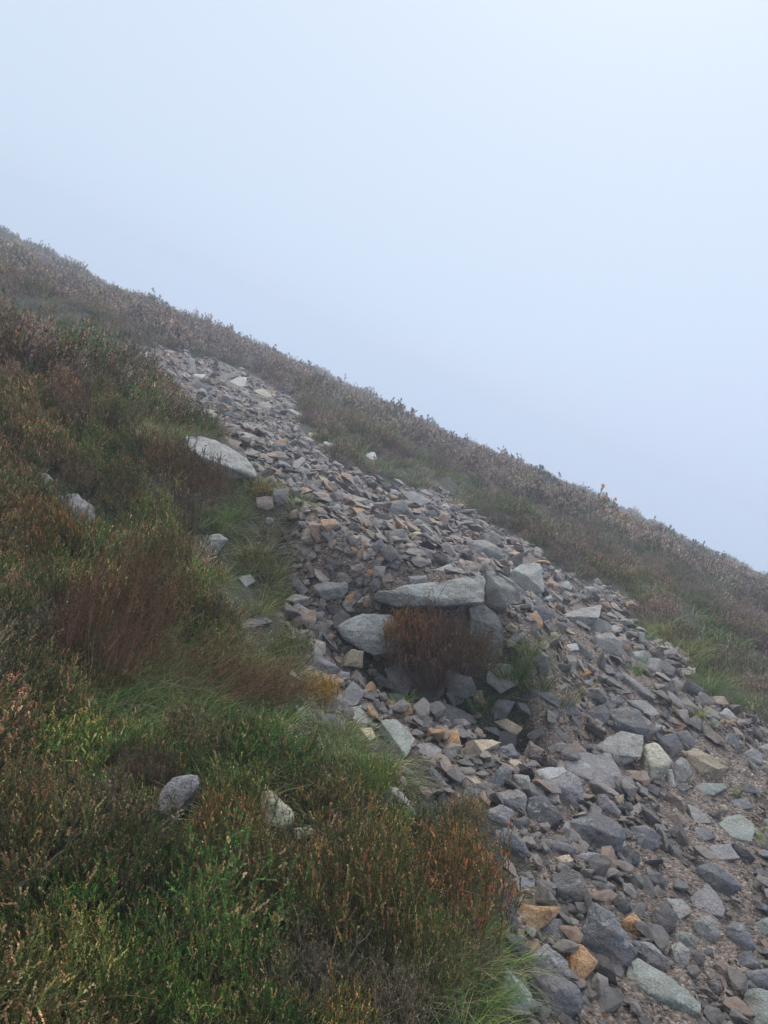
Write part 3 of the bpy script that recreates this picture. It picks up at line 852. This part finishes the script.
# ------------------------------------------------------------------ heather
def ribbons(p0, p1, w, colr):
    """thin crossed-free ribbon quads from p0 to p1 with width w"""
    d = p1 - p0
    rv = nr.normal(size=d.shape); sd_ = np.cross(d, rv); sd_ /= (np.linalg.norm(sd_, axis=1, keepdims=True) + 1e-9)
    sd_ *= (w / 2)
    V = np.stack([p0 - sd_, p0 + sd_, p1 + sd_ * .5, p1 - sd_ * .5], 1).reshape(-1, 3)
    n = len(p0)
    Fq = np.arange(4 * n).reshape(n, 4)
    C = np.repeat(colr, 4, axis=0)
    return V, Fq, C
def leaves(p, d, ln, w, colr):
    rv = nr.normal(size=d.shape); s = np.cross(d, rv); s /= (np.linalg.norm(s, axis=1, keepdims=True) + 1e-9)
    mid = p + d * ln[:, None] * .45; tip = p + d * ln[:, None]
    s = s * (w[:, None] / 2)
    V = np.stack([p, mid + s, tip, mid - s], 1).reshape(-1, 3)
    n = len(p)
    return V, np.arange(4 * n).reshape(n, 4), np.repeat(colr, 4, axis=0)
def join(parts):
    Vs, Fs, Cs = [], [], []; o = 0
    for V, Fq, C in parts:
        Vs.append(V); Fs.append(Fq + o); Cs.append(C); o += len(V)
    return np.vstack(Vs), np.vstack(Fs), np.vstack(Cs)
def unit(a): return a / (np.linalg.norm(a, axis=-1, keepdims=True) + 1e-9)

PAL = {  # leaf colours, flower colours, stem, flower share
 'green': ([(.09, .15, .035), (.12, .19, .05), (.07, .115, .035), (.15, .18, .06)], [(.46, .23, .12), (.5, .32, .2), (.36, .16, .09)], (.11, .07, .045), .25),
 'russet': ([(.12, .15, .045), (.16, .155, .05), (.09, .13, .038), (.18, .15, .06)], [(.46, .24, .12), (.52, .34, .2), (.38, .17, .1)], (.12, .07, .045), .5),
 'dead': ([(.13, .095, .06), (.105, .075, .05), (.16, .11, .07), (.085, .07, .045)], [(.25, .16, .1), (.2, .12, .08)], (.12, .08, .06), .4),
 'mauve': ([(.23, .19, .13), (.26, .2, .15), (.19, .17, .1), (.28, .2, .155)], [(.37, .26, .2), (.42, .32, .26), (.32, .22, .18)], (.14, .1, .08), .6),
}
def make_bush(pal, nb, h, spread, leafn, leafl, leafw, seed, stem_w=.0028, up=.75, lean=(0, 0), sub=3, jit=.3):
    """domed heather plant: branches from one root, upright leafy spikes along them; spikes share one colour"""
    global nr
    keep = nr; nr = np.random.default_rng(seed)
    lc, fc, stc, fs = PAL[pal]
    lc = np.array(lc); fc = np.array(fc)
    a = nr.uniform(0, 2 * np.pi, nb); rad = spread * np.sqrt(nr.random(nb))
    base = np.stack([np.cos(a) * rad * .3, np.sin(a) * rad * .3, np.full(nb, -.05)], 1)
    lump = 1 + .3 * np.sin(a * 3 + seed) * (rad / spread) + .14 * np.sin(a * 7 + seed * 2)
    hh = h * nr.uniform(.48, 1.06, nb) * np.sqrt(np.clip(1 - .8 * (rad / spread) ** 2, .05, 1)) * lump
    top = np.stack([np.cos(a) * rad + lean[0] * hh, np.sin(a) * rad + lean[1] * hh, hh], 1) + nr.normal(size=(nb, 3)) * .012
    mid = (base + top) / 2 + np.stack([np.cos(a) * rad * .22, np.sin(a) * rad * .22, -hh * .06], 1) + nr.normal(size=(nb, 3)) * .012
    stc_ = np.tile(np.array(stc), (nb, 1)) * nr.uniform(.7, 1.4, (nb, 1))
    st = [ribbons(base, mid, stem_w * 1.5, stc_), ribbons(mid, top, stem_w, stc_)]
    ns = nb * sub
    bi = np.repeat(np.arange(nb), sub); t = (nr.uniform(.0, 1.0, ns) ** .6)[:, None]
    org = mid[bi] * (1 - t) + top[bi] * t
    d = unit(unit(top[bi] - mid[bi]) * up * .6 + nr.normal(size=(ns, 3)) * .42 + np.array([lean[0] * .5, lean[1] * .5, .75]))
    L = h * nr.uniform(.1, .24, ns)[:, None]
    end = org + d * L
    st.append(ribbons(org, end, stem_w * .7, np.repeat(stc_, sub, 0)))
    nl = ns * leafn
    si = np.repeat(np.arange(ns), leafn); tt = nr.random(nl) ** .8
    p = org[si] + d[si] * (L[si] * tt[:, None])
    ld = unit(d[si] * .9 + nr.normal(size=(nl, 3)) * jit)
    isf = (nr.random(ns) < fs)[si] & (tt > nr.uniform(.2, .7, ns)[si])
    c = lc[nr.integers(0, len(lc), ns)][si]; cf = fc[nr.integers(0, len(fc), ns)][si]
    c = np.where(isf[:, None], cf, c) * nr.uniform(.5, 1.55, (ns, 1))[si] * nr.uniform(.85, 1.15, (nl, 1))
    ll = leafl * nr.uniform(.7, 1.3, nl) * np.where(isf, .75, 1); lw = leafw * nr.uniform(.8, 1.2, nl) * np.where(isf, 1.45, 1)
    lf = [leaves(p, ld, ll, lw, c)]
    nr = keep
    V, Fq, C = join(st + lf)
    me = mesh_from('heather_' + pal, V, Fq, M_HEA, C)
    SPLIT[me.name] = (mesh_from('stems_' + pal, *join(st)[:2], M_HEA, join(st)[2]), mesh_from('foliage_' + pal, *lf[0][:2], M_HEA, lf[0][2]))
    return me
SPLIT = {}

def make_tuft(seed, nb, ln, w, cols, spread=.06, droop=.5, seg=4):
    r = np.random.default_rng(seed)
    a = r.uniform(0, 2 * np.pi, nb); rad = spread * np.sqrt(r.random(nb))
    base = np.stack([np.cos(a) * rad, np.sin(a) * rad, np.full(nb, -.03)], 1)
    d = unit(np.stack([np.cos(a) * (.15 + rad / spread * .5), np.sin(a) * (.15 + rad / spread * .5), np.ones(nb)], 1) + r.normal(size=(nb, 3)) * .2)
    L = ln * r.uniform(.5, 1.15, nb)
    side = unit(np.cross(d, r.normal(size=(nb, 3))))
    cols = np.array(cols)[r.integers(0, len(cols), nb)] * r.uniform(.7, 1.3, (nb, 1))
    hd = unit(np.stack([d[:, 0], d[:, 1], np.zeros(nb)], 1) + 1e-6)
    dr = droop * r.uniform(.3, 1.4, nb)
    V = []; C = []
    for k in range(seg + 1):
        t = k / seg
        p = base + d * (L * t)[:, None] + hd * (L * dr * t ** 2 * .6)[:, None] - np.array([0, 0, 1]) * (L * dr * t ** 2.5 * .5)[:, None]
        ww = w * (1 - t * .85) / 2
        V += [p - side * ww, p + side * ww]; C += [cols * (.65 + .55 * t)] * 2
    V = np.stack(V, 1).reshape(-1, 3); C = np.stack(C, 1).reshape(-1, 3)
    m = 2 * (seg + 1)
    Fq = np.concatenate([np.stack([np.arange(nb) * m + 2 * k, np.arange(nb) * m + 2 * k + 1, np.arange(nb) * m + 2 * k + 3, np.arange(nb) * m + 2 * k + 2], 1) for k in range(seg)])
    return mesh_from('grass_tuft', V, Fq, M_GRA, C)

NEAR = {k: [make_bush(k, 95, .3, .2, 19, .0095, .0042, 10 * i + j, stem_w=.002, sub=6) for i in range(3)] for j, k in enumerate(PAL)}
MID = {k: [make_bush(k, 60, .3, .24, 11, .015, .0065, 300 + 10 * i + j, stem_w=.0035, sub=4) for i in range(3)] for j, k in enumerate(PAL)}
FAR = {k: [make_bush(k, 46, .36, .32, 8, .04, .019, 500 + 10 * i + j, stem_w=.006, sub=3) for i in range(3)] for j, k in enumerate(PAL)}
GREEN = [(.14, .22, .05), (.1, .17, .04), (.2, .25, .065), (.26, .27, .09)]
STRAW = [(.34, .28, .16), (.27, .22, .11), (.16, .17, .07), (.4, .33, .2)]
YEL = [(.45, .4, .08), (.55, .42, .08), (.3, .33, .09), (.5, .3, .08)]
TG = [make_tuft(i, 110, .2, .0035, GREEN * 2 + STRAW[:1]) for i in range(3)]
TM = [make_tuft(10 + i, 90, .22, .003, GREEN[:2] + STRAW, droop=.8) for i in range(3)]
TS = [make_tuft(20 + i, 90, .26, .003, STRAW, droop=.9) for i in range(2)]
TY = make_tuft(33, 120, .16, .004, YEL)
TFAR = [make_tuft(40 + i, 45, .3, .012, GREEN[:2] + STRAW + [(.14, .11, .06)], spread=.1, seg=3) for i in range(3)]

# grass patches in the left bank (image-traced, kept as ground areas)
GP = [np.array([base_hit(*p) for p in poly]) for poly in (
    [(90,690),(180,680),(300,700),(330,740),(400,760),(390,810),(300,800),(260,790),(150,770),(60,740)],
    [(230,520),(292,560),(300,620),(270,640),(200,590),(170,560)], [(120,460),(200,480),(260,520),(200,540),(130,510)],
    [(0,300),(70,320),(110,360),(60,380),(0,350)], [(470,930),(505,900),(520,1040),(440,1040),(460,980)], [(280,640),(330,720),(300,740),(250,700)],
    [(600,590),(680,610),(768,680),(768,740),(700,700),(650,650)], [(340,455),(440,478),(520,530),(440,500),(350,478)], [(745,790),(800,780),(800,860),(750,860)])]
def grassness(x, y):
    s = np.zeros_like(x)
    for p in GP: s = np.maximum(s, smooth(-.25, .12, poly_sd(x, y, p) + .3 * fbm(x * 2.5, y * 2.5, 31)))
    return s

# individual clumps: pixel x, y of the clump's foot, width in px, palette, tint, label, lean
def plant(px, py, wpx, me, name, tint=(1, 1, 1), hs=1.0, lean=(0, 0), nominal=.42, sink=0.0):
    P, t, ok = hits([(px, py)])
    if name == 'grass_tuft' and 500 < px < 560 and 640 < py < 705: t = t - .12; P = P + (CAM - P) * .03
    if name == 'heather_bush' and 395 < px < 475 and 630 < py < 682: t = np.array([4.3]); P = np.array([CAM + ray(px, py) * 4.3])
    s = min(wpx * t[0] / F / nominal, 1.3 if nominal != .42 else .95)
    parts = SPLIT.get(me.name)
    o = link(name, None if parts else me); o.location = P[0] - np.array([0, 0, sink])
    o.rotation_euler = (Euler((lean[1], lean[0], 0)).to_quaternion() @ Euler((0, 0, rnd.uniform(0, 6.28) if lean == (0, 0) else rnd.uniform(-.4, .4))).to_quaternion()).to_euler()
    o.scale = (s, s, s * hs); o.color = (*tint, 1)
    if parts:
        for nm, pm in zip(('stems', 'foliage'), parts):
            c = link(nm, pm); c.parent = o; c.color = (*tint, 1)
    return o
BUSH_BIG = {k: make_bush(k, 210, .36, .25, 20, .0085, .0035, 900 + j, stem_w=.002, sub=5) for j, k in enumerate(PAL)}
DEADUP = make_bush('dead', 210, .62, .25, 12, .009, .0035, 950, sub=6, up=.9, lean=(.28, 0), stem_w=.003)
WISP = make_bush('dead', 190, .4, .34, 11, .009, .0034, 951, sub=6, up=1.0, lean=(.6, 0), stem_w=.0028)
OWN = [
 (350,955,165,BUSH_BIG['russet'],(1.2,1.05,.95),1.25,(0,0),.5,'big russet-tipped heather clump at bottom centre, next to the path'),
 (455,930,125,BUSH_BIG['russet'],(1.25,.85,.8),1.2,(0,0),.5,'heather clump with a red-brown right side, overhanging the path edge'),
 (425,985,110,BUSH_BIG['russet'],(.9,1,.85),1.0,(0,0),.5,'heather clump below the two big russet ones beside the bottom rocks'),
 (102,676,108,DEADUP,(1.2,.78,.74),.95,(.05,0),.42,'tall upright dark red dead heather on the left bank'),
 (190,690,120,WISP,(1.35,1.1,.95),.9,(.35,0),.6,'wispy brown heather leaning right, beside the dark red dead heather'),
 (250,700,80,WISP,(1.4,1.1,.95),.9,(.25,0),.6,'small wispy reddish heather at the right end of the leaning brown heather'),
 (145,792,75,BUSH_BIG['dead'],(.95,.8,.85),.9,(0,0),.5,'low dark brown dead heather above the pale lichen-crusted rock'),
 (320,706,46,BUSH_BIG['russet'],(1.5,1.15,.5),1.0,(0,0),.5,'small golden-tipped heather tussock beside the blue-grey edge slab'),
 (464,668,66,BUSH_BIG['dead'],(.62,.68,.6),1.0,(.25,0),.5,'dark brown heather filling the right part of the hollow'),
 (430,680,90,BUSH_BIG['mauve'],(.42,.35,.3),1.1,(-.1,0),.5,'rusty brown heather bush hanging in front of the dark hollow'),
 (408,650,58,BUSH_BIG['russet'],(.85,.66,.5),1.0,(0,0),.5,'reddish heather sprigs growing up over the left part of the capping slab'),
 (290,665,52,BUSH_BIG['green'],(.9,1,.9),1.1,(0,0),.5,'green heather tuft on the bank above the golden tussock'),
 (365,800,62,BUSH_BIG['green'],(.9,1.05,.8),1.0,(0,0),.5,'dark green round heather tuft near the pale pointed rock'),
 (25,875,150,BUSH_BIG['russet'],(.85,.85,.8),1.05,(0,0),.5,'large dark heather clump at the left picture edge above the corner'),
 (60,1010,140,BUSH_BIG['russet'],(.95,1.0,.8),1.0,(0,0),.5,'green and russet heather clump filling the bottom left corner'),
 (190,985,130,BUSH_BIG['green'],(1,1,.9),1.0,(0,0),.5,'green heather clump beside the bare branch at the bottom'),
 (130,900,120,BUSH_BIG['green'],(1,1,1),1.0,(0,0),.5,'bushy green heather left of the big russet clump'),
 (250,905,110,BUSH_BIG['russet'],(.95,.9,.85),.95,(0,0),.5,'russet heather just left of the big russet clump'),
 (225,850,85,BUSH_BIG['russet'],(1.1,.85,.8),.95,(0,0),.5,'pinkish brown heather between the lichen-crusted rock and the cream rock'),
 (40,560,90,BUSH_BIG['russet'],(1.25,.9,.7),1.0,(0,0),.5,'orange-brown heather at the left edge below the lichened boulder'),
 (205,503,62,BUSH_BIG['dead'],(1.1,.9,.85),1.1,(0,0),.5,'brown heather growing against the lower edge of the long pale slab'),
 (165,490,60,BUSH_BIG['russet'],(1.0,.8,.75),1.2,(0,0),.5,'tall reddish heather left of the long pale slab'),
 (385,1030,100,BUSH_BIG['mauve'],(.9,.8,.8),.9,(0,0),.5,'grey-brown heather clump at the bottom edge, centre'),
 (300,1010,110,BUSH_BIG['mauve'],(.8,.75,.75),.9,(0,0),.5,'dull brown heather clump at the bottom edge by the bare branch'),
]
plantspots = []
for (px, py, w, me, tint, hs, ln, nom, lab) in OWN:
    o = plant(px, py, w, me, 'heather_bush', tint, hs, ln, nom)
    o['label'] = lab; o['category'] = 'heather'; o['group'] = 'heather bushes on the bank'
    plantspots.append((px, py, w * .35))
GR = [
 (535,684,80,TM[0],(.75,.95,.7),'dark green grass tussock right of the hollow, beside the big grey boulder','grass tuft'),
 (560,700,60,TM[1],(.8,.8,.7),'brown-green tussock on the lip right of the hollow','grass tuft'),
 (512,672,66,TG[1],(.62,.85,.6),'dark green grass tussock directly right of the brown hollow shrub','grass tuft'),
 (530,650,50,TM[2],(.75,.85,.7),'grey-green grass tussock under the right end of the ledge boulders','grass tuft'),
 (478,704,56,TG[0],(.6,.9,.6),'dark green grass tuft at the right foot of the hollow','grass tuft'),
 (690,716,44,TY,(1,1,1),'yellow and orange grass tuft at the right scree edge','grass tuft'),
 (702,728,40,TS[0],(1,1,.9),'straw-coloured tuft just below the yellow grass','grass tuft'),
 (734,795,22,TG[1],(1,1,1),'small green tuft beside the pale green-grey slab','grass tuft'),
 (764,845,44,TY,(.7,1,.9),'yellow-green tuft at the right picture edge','grass tuft'),
 (632,672,30,TG[2],(1.2,1.3,.8),'bright green tuft beside the stacked blocks','grass tuft'),
 (398,782,36,TG[0],(.8,.9,.8),'green tuft left of the path under the greenish slab','grass tuft'),
 (490,1000,66,TG[1],(.75,1.1,.7),'bright green grass tuft at the bottom path edge','grass tuft'),
 (505,1040,60,TM[1],(1,1,.8),'straw-tinged tuft at the bottom edge by the dark rocks','grass tuft'),
 (400,705,30,TG[2],(.7,.9,.7),'small dark green tuft below the hollow','grass tuft'),
 (50,700,52,TG[0],(.8,1.4,.7),'vivid green tuft left of the dark red dead heather','grass tuft'),
 (225,742,80,TG[1],(.9,1.1,.9),'lush green grass tussock in the middle of the left bank','grass tuft'),
 (170,738,80,TG[2],(.85,1.1,.9),'green grass tussock below the dark red dead heather','grass tuft'),
 (300,780,70,TM[2],(1.1,1.2,.9),'mixed green and straw tussock above the cream rock','grass tuft'),
 (240,790,60,TS[1],(.9,1,.8),'pale straw tussock right of the lichen-crusted rock','grass tuft'),
 (275,570,50,TM[0],(1.1,1.2,.9),'grassy tussock on the bank edge, left of the scree','grass tuft'),
 (255,610,50,TM[1],(1.1,1.2,.8),'light green tussock under the flat pale bank stone','grass tuft'),
 (640,640,50,TM[2],(.9,1.1,.9),'tall rushy tussock behind the overhanging slab','grass tuft'),
 (90,345,50,TS[0],(.8,.85,.7),'pale arching grass at the crest of the left bank','grass tuft'),
 (245,425-5,16,TG[0],(1,1.1,.8),'tiny green tuft on the mossy dark stone in the upper scree','grass tuft'),
]
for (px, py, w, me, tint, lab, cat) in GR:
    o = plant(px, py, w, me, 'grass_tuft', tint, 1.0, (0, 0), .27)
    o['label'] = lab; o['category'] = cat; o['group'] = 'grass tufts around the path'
    plantspots.append((px, py, w * .3))

# further individual heather bushes over the near bank and along the path's right rim
LEFTP = [(0,300),(60,330),(110,370),(160,400),(185,440),(225,470),(245,500),(262,530),(285,570),(290,620),(300,660),(315,705),(330,735),(380,760),(395,800),(440,830),(495,850),(495,1040),(0,1040)]
RIGHTP = [(300,400),(380,470),(520,540),(610,595),(665,650),(710,700),(768,735),(768,600),(600,530),(450,460),(330,400)]
def more_bushes(poly, target, kinds, lands, minpy):
    n = 0; tries = 0; out = []
    xs = [p[0] for p in poly]; ys = [p[1] for p in poly]
    while n < target and tries < 30000:
        tries += 1
        px, py = rnd.uniform(min(xs), max(xs)), rnd.uniform(min(ys), max(ys))
        if not in_poly_px(px, py, poly): continue
        w = 26 + (py - 300) / 700 * 80; w *= rnd.uniform(.65, 1.3)
        if any(math.hypot(px - a, (py - b) * 1.3) < w * .3 + c * .55 for a, b, c in plantspots): continue
        if any(abs(px - a) < ww + w * .3 and -hh < py - b < hh + w * .95 for a, b, ww, hh in occupied[:HEROES]): continue
        out.append((px, py, w)); plantspots.append((px, py, w * .42)); n += 1
    P, t, ok = hits([(a, b) for a, b, _ in out])
    g = grassness(P[:, 0], P[:, 1])
    for (px, py, w), gg, p in zip(out, g, P):
        if gg > .55: 
            o = plant(px, py, w * .8, rnd.choice(TG + TM), 'grass_tuft', (rnd.uniform(.75, 1.1), rnd.uniform(.9, 1.2), .8), 1, (0, 0), .27)
            defer(o, ['pale', 'dark green', 'thick'][rnd.randrange(3)], 'grass tuft', px, py, lands, 'grass tuft', 'grass tufts around the path')
            continue
        k = rnd.choices(*kinds)[0]
        src = NEAR[k] if np.linalg.norm(p - CAM) < 6 else MID[k]
        o = plant(px, py, w, rnd.choice(src), 'heather_bush', (lambda b: (b * rnd.uniform(.85, 1.12), b * rnd.uniform(.92, 1.15), b * rnd.uniform(.75, 1.0)))(rnd.uniform(.65, 1.45)), rnd.uniform(.8, 1.15), (rnd.gauss(0, .12), rnd.gauss(0, .12)))
        adj = {'green': 'green', 'russet': 'russet-tipped', 'dead': 'dark brown', 'mauve': 'grey-brown'}[k]
        defer(o, adj, 'heather bush', px, py, lands, 'heather', 'heather bushes on the bank')
more_bushes(LEFTP, 175, (['green', 'russet', 'dead', 'mauve'], [5.5, 4.5, 1, .8]), LANDV, 300)
more_bushes(RIGHTP, 45, (['green', 'russet', 'dead', 'mauve'], [1.5, 2, .6, 5]), LANDV + LAND[9:10], 380)

# carpet of heather between and beyond them, and grass
def clear_of(x, y, rocks=True):
    z = ground(x, y)
    px, py, dz = project(np.stack([x, y, z], 1))
    m = np.ones(len(x), bool)
    for a, b, w, h in occupied[:HEROES]:
        tall = (.12 if a < 330 and b > 460 else .05) * F / dz
        m &= ~((np.abs(px - a) < w * .95 + .03 * F / dz) & (py - b > -h * .6) & (py - b < h + tall))
    return m
def carpet(n, r0, r1, s0, s1, power, seed, want):
    x, y, r = sector(n, r0, r1, -37, 37, power)
    sd = poly_sd(x, y, PATH) + .55 * fbm(x * 2.6, y * 2.6, 21)
    gr = grassness(x, y)
    pr = (1 - .88 * gr) if want == 'h' else (.22 + .78 * gr)
    # leave the ridge sheet beyond the crest out
    keep = (sd < (-.06 if want == 'h' else .02)) & (nr.random(n) < pr)
    x, y, r = x[keep], y[keep], r[keep]
    k2 = clear_of(x, y); x, y, r = x[k2], y[k2], r[k2]
    s = nr.uniform(s0, s1, len(x))
    if want == 'h':
        s *= np.where(nr.random(len(x)) < .08, 1.45, 1.0)
        s *= .7 + 1.05 * (vnoise(x * .8, y * .8, 77)) * (.6 + .6 * vnoise(x * .21, y * .21, 78))
        s *= np.clip(.55 + (-poly_sd(x, y, PATH)) * .8, .55, 1)
    return np.stack([x, y, ground(x, y) - .02], 1), s
def split_kinds(P, s, LOD, wts):
    return P, s
Pa, sa = carpet(1900, .9, 6.5, .2, .52, 1.4, 1, 'h')
gn_scatter('heather', Pa, rots(Pa, .16, .35), sa, NEAR['green'] + NEAR['russet'] * 2 + NEAR['mauve'][:1] + NEAR['dead'][:1])
Pb, sb = carpet(5200, 6, 20, .5, .95, 1.5, 2, 'h')
gn_scatter('heather', Pb, rots(Pb, .16, .35), sb, MID['green'][:2] + MID['russet'] + MID['mauve'] * 2 + MID['dead'][:1])
Pc, sc_ = carpet(26000, 19, 78, .55, 1.1, 1.5, 3, 'h')
gn_scatter('heather', Pc, rots(Pc, .12, .3), sc_, FAR['mauve'] * 4 + FAR['russet'][:1] + FAR['dead'][:2])
Pg, sg = carpet(11000, .9, 10, .4, .9, 1.4, 4, 'g')
gn_scatter('grass', Pg, rots(Pg, .2, .5), sg, TG + TM * 2 + TS[:1])
Ph, sh = carpet(7000, 8, 40, .5, 1.1, 1.4, 5, 'g')
gn_scatter('grass', Ph, rots(Ph, .2, .4), sh, TFAR)

# ------------------------------------------------------------------ bare twigs and long grass stalks
def twig(name, pts, w, tint, lab, cat='twig', side=3):
    """pts in photo pixels with height above ground in metres"""
    P, t, ok = hits([(p[0], p[1]) for p in pts])
    W = [Vector(a) + Vector((0, 0, p[2] * .55)) for a, p in zip(P, pts)]
    # resample
    C = []
    for i in range(len(W) - 1):
        for k in range(5):
            u = k / 5; q = W[i].lerp(W[i + 1], u)
            C.append(q + Vector((rnd.gauss(0, .004), rnd.gauss(0, .004), rnd.gauss(0, .004))))
    C.append(W[-1])
    origin = C[0].copy()
    bm = bmesh.new()
    def tube(path, w0, w1):
        prev = None
        for i, c in enumerate(path):
            d = (path[min(i + 1, len(path) - 1)] - path[max(i - 1, 0)]).normalized()
            u = d.cross(Vector((.3, .2, 1))).normalized(); v = d.cross(u)
            rr = w0 + (w1 - w0) * i / (len(path) - 1)
            ring = [bm.verts.new(c - origin + (u * math.cos(a) + v * math.sin(a)) * rr) for a in (0, 1.257, 2.513, 3.77, 5.027)]
            if prev:
                for k in range(5): bm.faces.new((prev[k], prev[(k + 1) % 5], ring[(k + 1) % 5], ring[k]))
            prev = ring
        bm.faces.new(prev)
    w *= .8; tube(C, w, w * .3)
    for _ in range(side):
        i = rnd.randrange(2, len(C) - 2); d = (C[i + 1] - C[i]).normalized()
        e = Vector((rnd.gauss(0, 1), rnd.gauss(0, 1), rnd.uniform(0, 1))).normalized()
        L = (C[-1] - C[0]).length * rnd.uniform(.15, .3)
        path = [C[i] + (d * .7 + e * .5) * L * k / 4 + Vector((rnd.gauss(0, .004),) * 3) for k in range(5)]
        tube(path, w * .5, w * .2)
    me = bpy.data.meshes.new(name); bm.to_mesh(me); bm.free(); me.materials.append(M_TWIG)
    o = link(name, me); o.location = origin; o.color = (*tint, 1)
    o['label'] = lab; o['category'] = cat
    return o
BR = (.07, .045, .035); PL = (.22, .18, .125); GY = (.12, .095, .078)
twig('branch', [(120,1015,.12),(165,990,.2),(205,965,.26),(240,935,.3),(272,905,.28)], .006, BR, 'long dark bare heather branch crossing the bottom left heather', 'branch')
twig('branch', [(262,948,.18),(285,958,.2),(305,962,.2),(326,960,.18)], .0035, GY, 'pale forked bare branch left of the big russet clump', 'branch')
twig('branch', [(10,955,.22),(45,935,.27),(80,905,.3),(112,880,.3)], .0035, GY, 'thin grey stem slanting over the left heather above the corner', 'branch')
twig('branch', [(180,912,.2),(205,910,.22),(228,906,.22)], .0035, BR, 'short dark bare twig on the green heather', 'branch', 1)
twig('branch', [(140,700,.12),(185,706,.16),(225,712,.14),(256,728,.1)], .003, GY, 'long pale stem lying over the green grass below the leaning heather', 'branch')
twig('branch', [(205,625,.08),(250,630,.12),(285,642,.12)], .004, BR, 'dark bare branch on the grassy bank left of the scree', 'branch')
twig('branch', [(300,1010,.2),(340,1018,.2),(372,1000,.3)], .005, GY, 'grey bare branch at the bottom edge below the russet clump', 'branch')
twig('grass_stalk', [(482,676,.05),(492,662,.12),(502,645,.2)], .0022, PL, 'pale grass stalk arching at the right side of the hollow', 'grass stalk', 0)
twig('grass_stalk', [(512,702,.04),(540,712,.12),(566,722,.05)], .0022, PL, 'long pale grass stalk lying across the lower path', 'grass stalk', 0)
twig('grass_stalk', [(306,752,.02),(318,780,.1),(345,800,.16),(340,800,.16)], .002, PL, 'yellowish stalk bending over the grass above the cream rock', 'grass stalk', 0)
twig('grass_stalk', [(88,700,.1),(95,670,.25),(106,640,.4)], .0022, PL, 'straw stalk rising in front of the dark red dead heather', 'grass stalk', 0)
twig('grass_stalk', [(545,615+25,.2),(600,622,.25),(640,640,.2)], .002, PL, 'thin straw stalk over the stacked slabs at right', 'grass stalk', 0)
settle_labels()

# ------------------------------------------------------------------ mist
def haze():
    nz = Vector((-A, -B, 1)).normalized()
    bm = bmesh.new(); bmesh.ops.create_cube(bm, size=1)
    me = bpy.data.meshes.new('haze'); bm.to_mesh(me); bm.free()
    o = link('haze', me, kind='stuff')
    top, bot = 4.5, -75
    o.scale = (350, 350, top - bot)
    q = nz.to_track_quat('Z', 'Y'); o.rotation_mode = 'QUATERNION'; o.rotation_quaternion = q
    o.location = nz * ((top + bot) / 2)
    m = bpy.data.materials.new('mist'); m.use_nodes = True; nt = m.node_tree; nt.nodes.clear()
    out = nt.nodes.new('ShaderNodeOutputMaterial'); v = nt.nodes.new('ShaderNodeVolumePrincipled')
    v.inputs['Color'].default_value = (.80, .885, 1, 1); v.inputs['Density'].default_value = HAZE
    v.inputs['Anisotropy'].default_value = 0.1
    nt.links.new(v.outputs[0], out.inputs['Volume']); me.materials.append(m)
HAZE = 0.0075
haze()

# ------------------------------------------------------------------ light
EL, AZ = math.radians(52), math.radians(25)   # behind the mist, ahead and to the right
w = bpy.data.worlds.new('World'); sc.world = w; w.use_nodes = True
g = NT(w.node_tree); w.node_tree.nodes.clear()
sky = g.n('ShaderNodeTexSky'); sky.sky_type = 'NISHITA'; sky.sun_disc = False
sky.sun_elevation = EL; sky.sun_rotation = AZ; sky.air_density = 1; sky.dust_density = 6
b1 = g.n('ShaderNodeBackground'); g.l(sky.outputs[0], b1.inputs[0]); b1.inputs[1].default_value = .06
tc = g.n('ShaderNodeTexCoord'); sp = g.n('ShaderNodeSeparateXYZ'); g.l(tc.outputs['Generated'], sp.inputs[0])
cloud = g.ramp(sp.outputs[2], [(0, (.60, .715, .95)), (.12, (.615, .73, .955)), (.3, (.655, .78, .955)), (.62, (.68, .795, .95)), (.75, (1.2, 1.25, 1.3)), (1, (1.8, 1.8, 1.8))])
b2 = g.n('ShaderNodeBackground'); g.l(cloud, b2.inputs[0]); b2.inputs[1].default_value = 1.0
mx = g.n('ShaderNodeMixShader'); mx.inputs[0].default_value = .9
g.l(b1.outputs[0], mx.inputs[1]); g.l(b2.outputs[0], mx.inputs[2])
wo = g.n('ShaderNodeOutputWorld'); g.l(mx.outputs[0], wo.inputs[0])
sd_ = bpy.data.lights.new('sun', 'SUN'); sd_.energy = 1.4; sd_.angle = math.radians(22); sd_.color = (1, .97, .93)
so = bpy.data.objects.new('sun', sd_); col.objects.link(so)
dirv = Vector((math.sin(AZ) * math.cos(EL), math.cos(AZ) * math.cos(EL), math.sin(EL)))
so.rotation_euler = dirv.to_track_quat('Z', 'Y').to_euler(); so.location = dirv * 30

sc.view_settings.view_transform = 'Standard'; sc.view_settings.look = 'None'
sc.view_settings.exposure = 0.12; sc.view_settings.gamma = 1
sc.view_settings.use_curve_mapping = False
sc.cycles.volume_bounces = 2; sc.cycles.max_bounces = 6; sc.cycles.diffuse_bounces = 3
sc.cycles.use_denoising = True
sc.cycles.volume_step_rate = 5
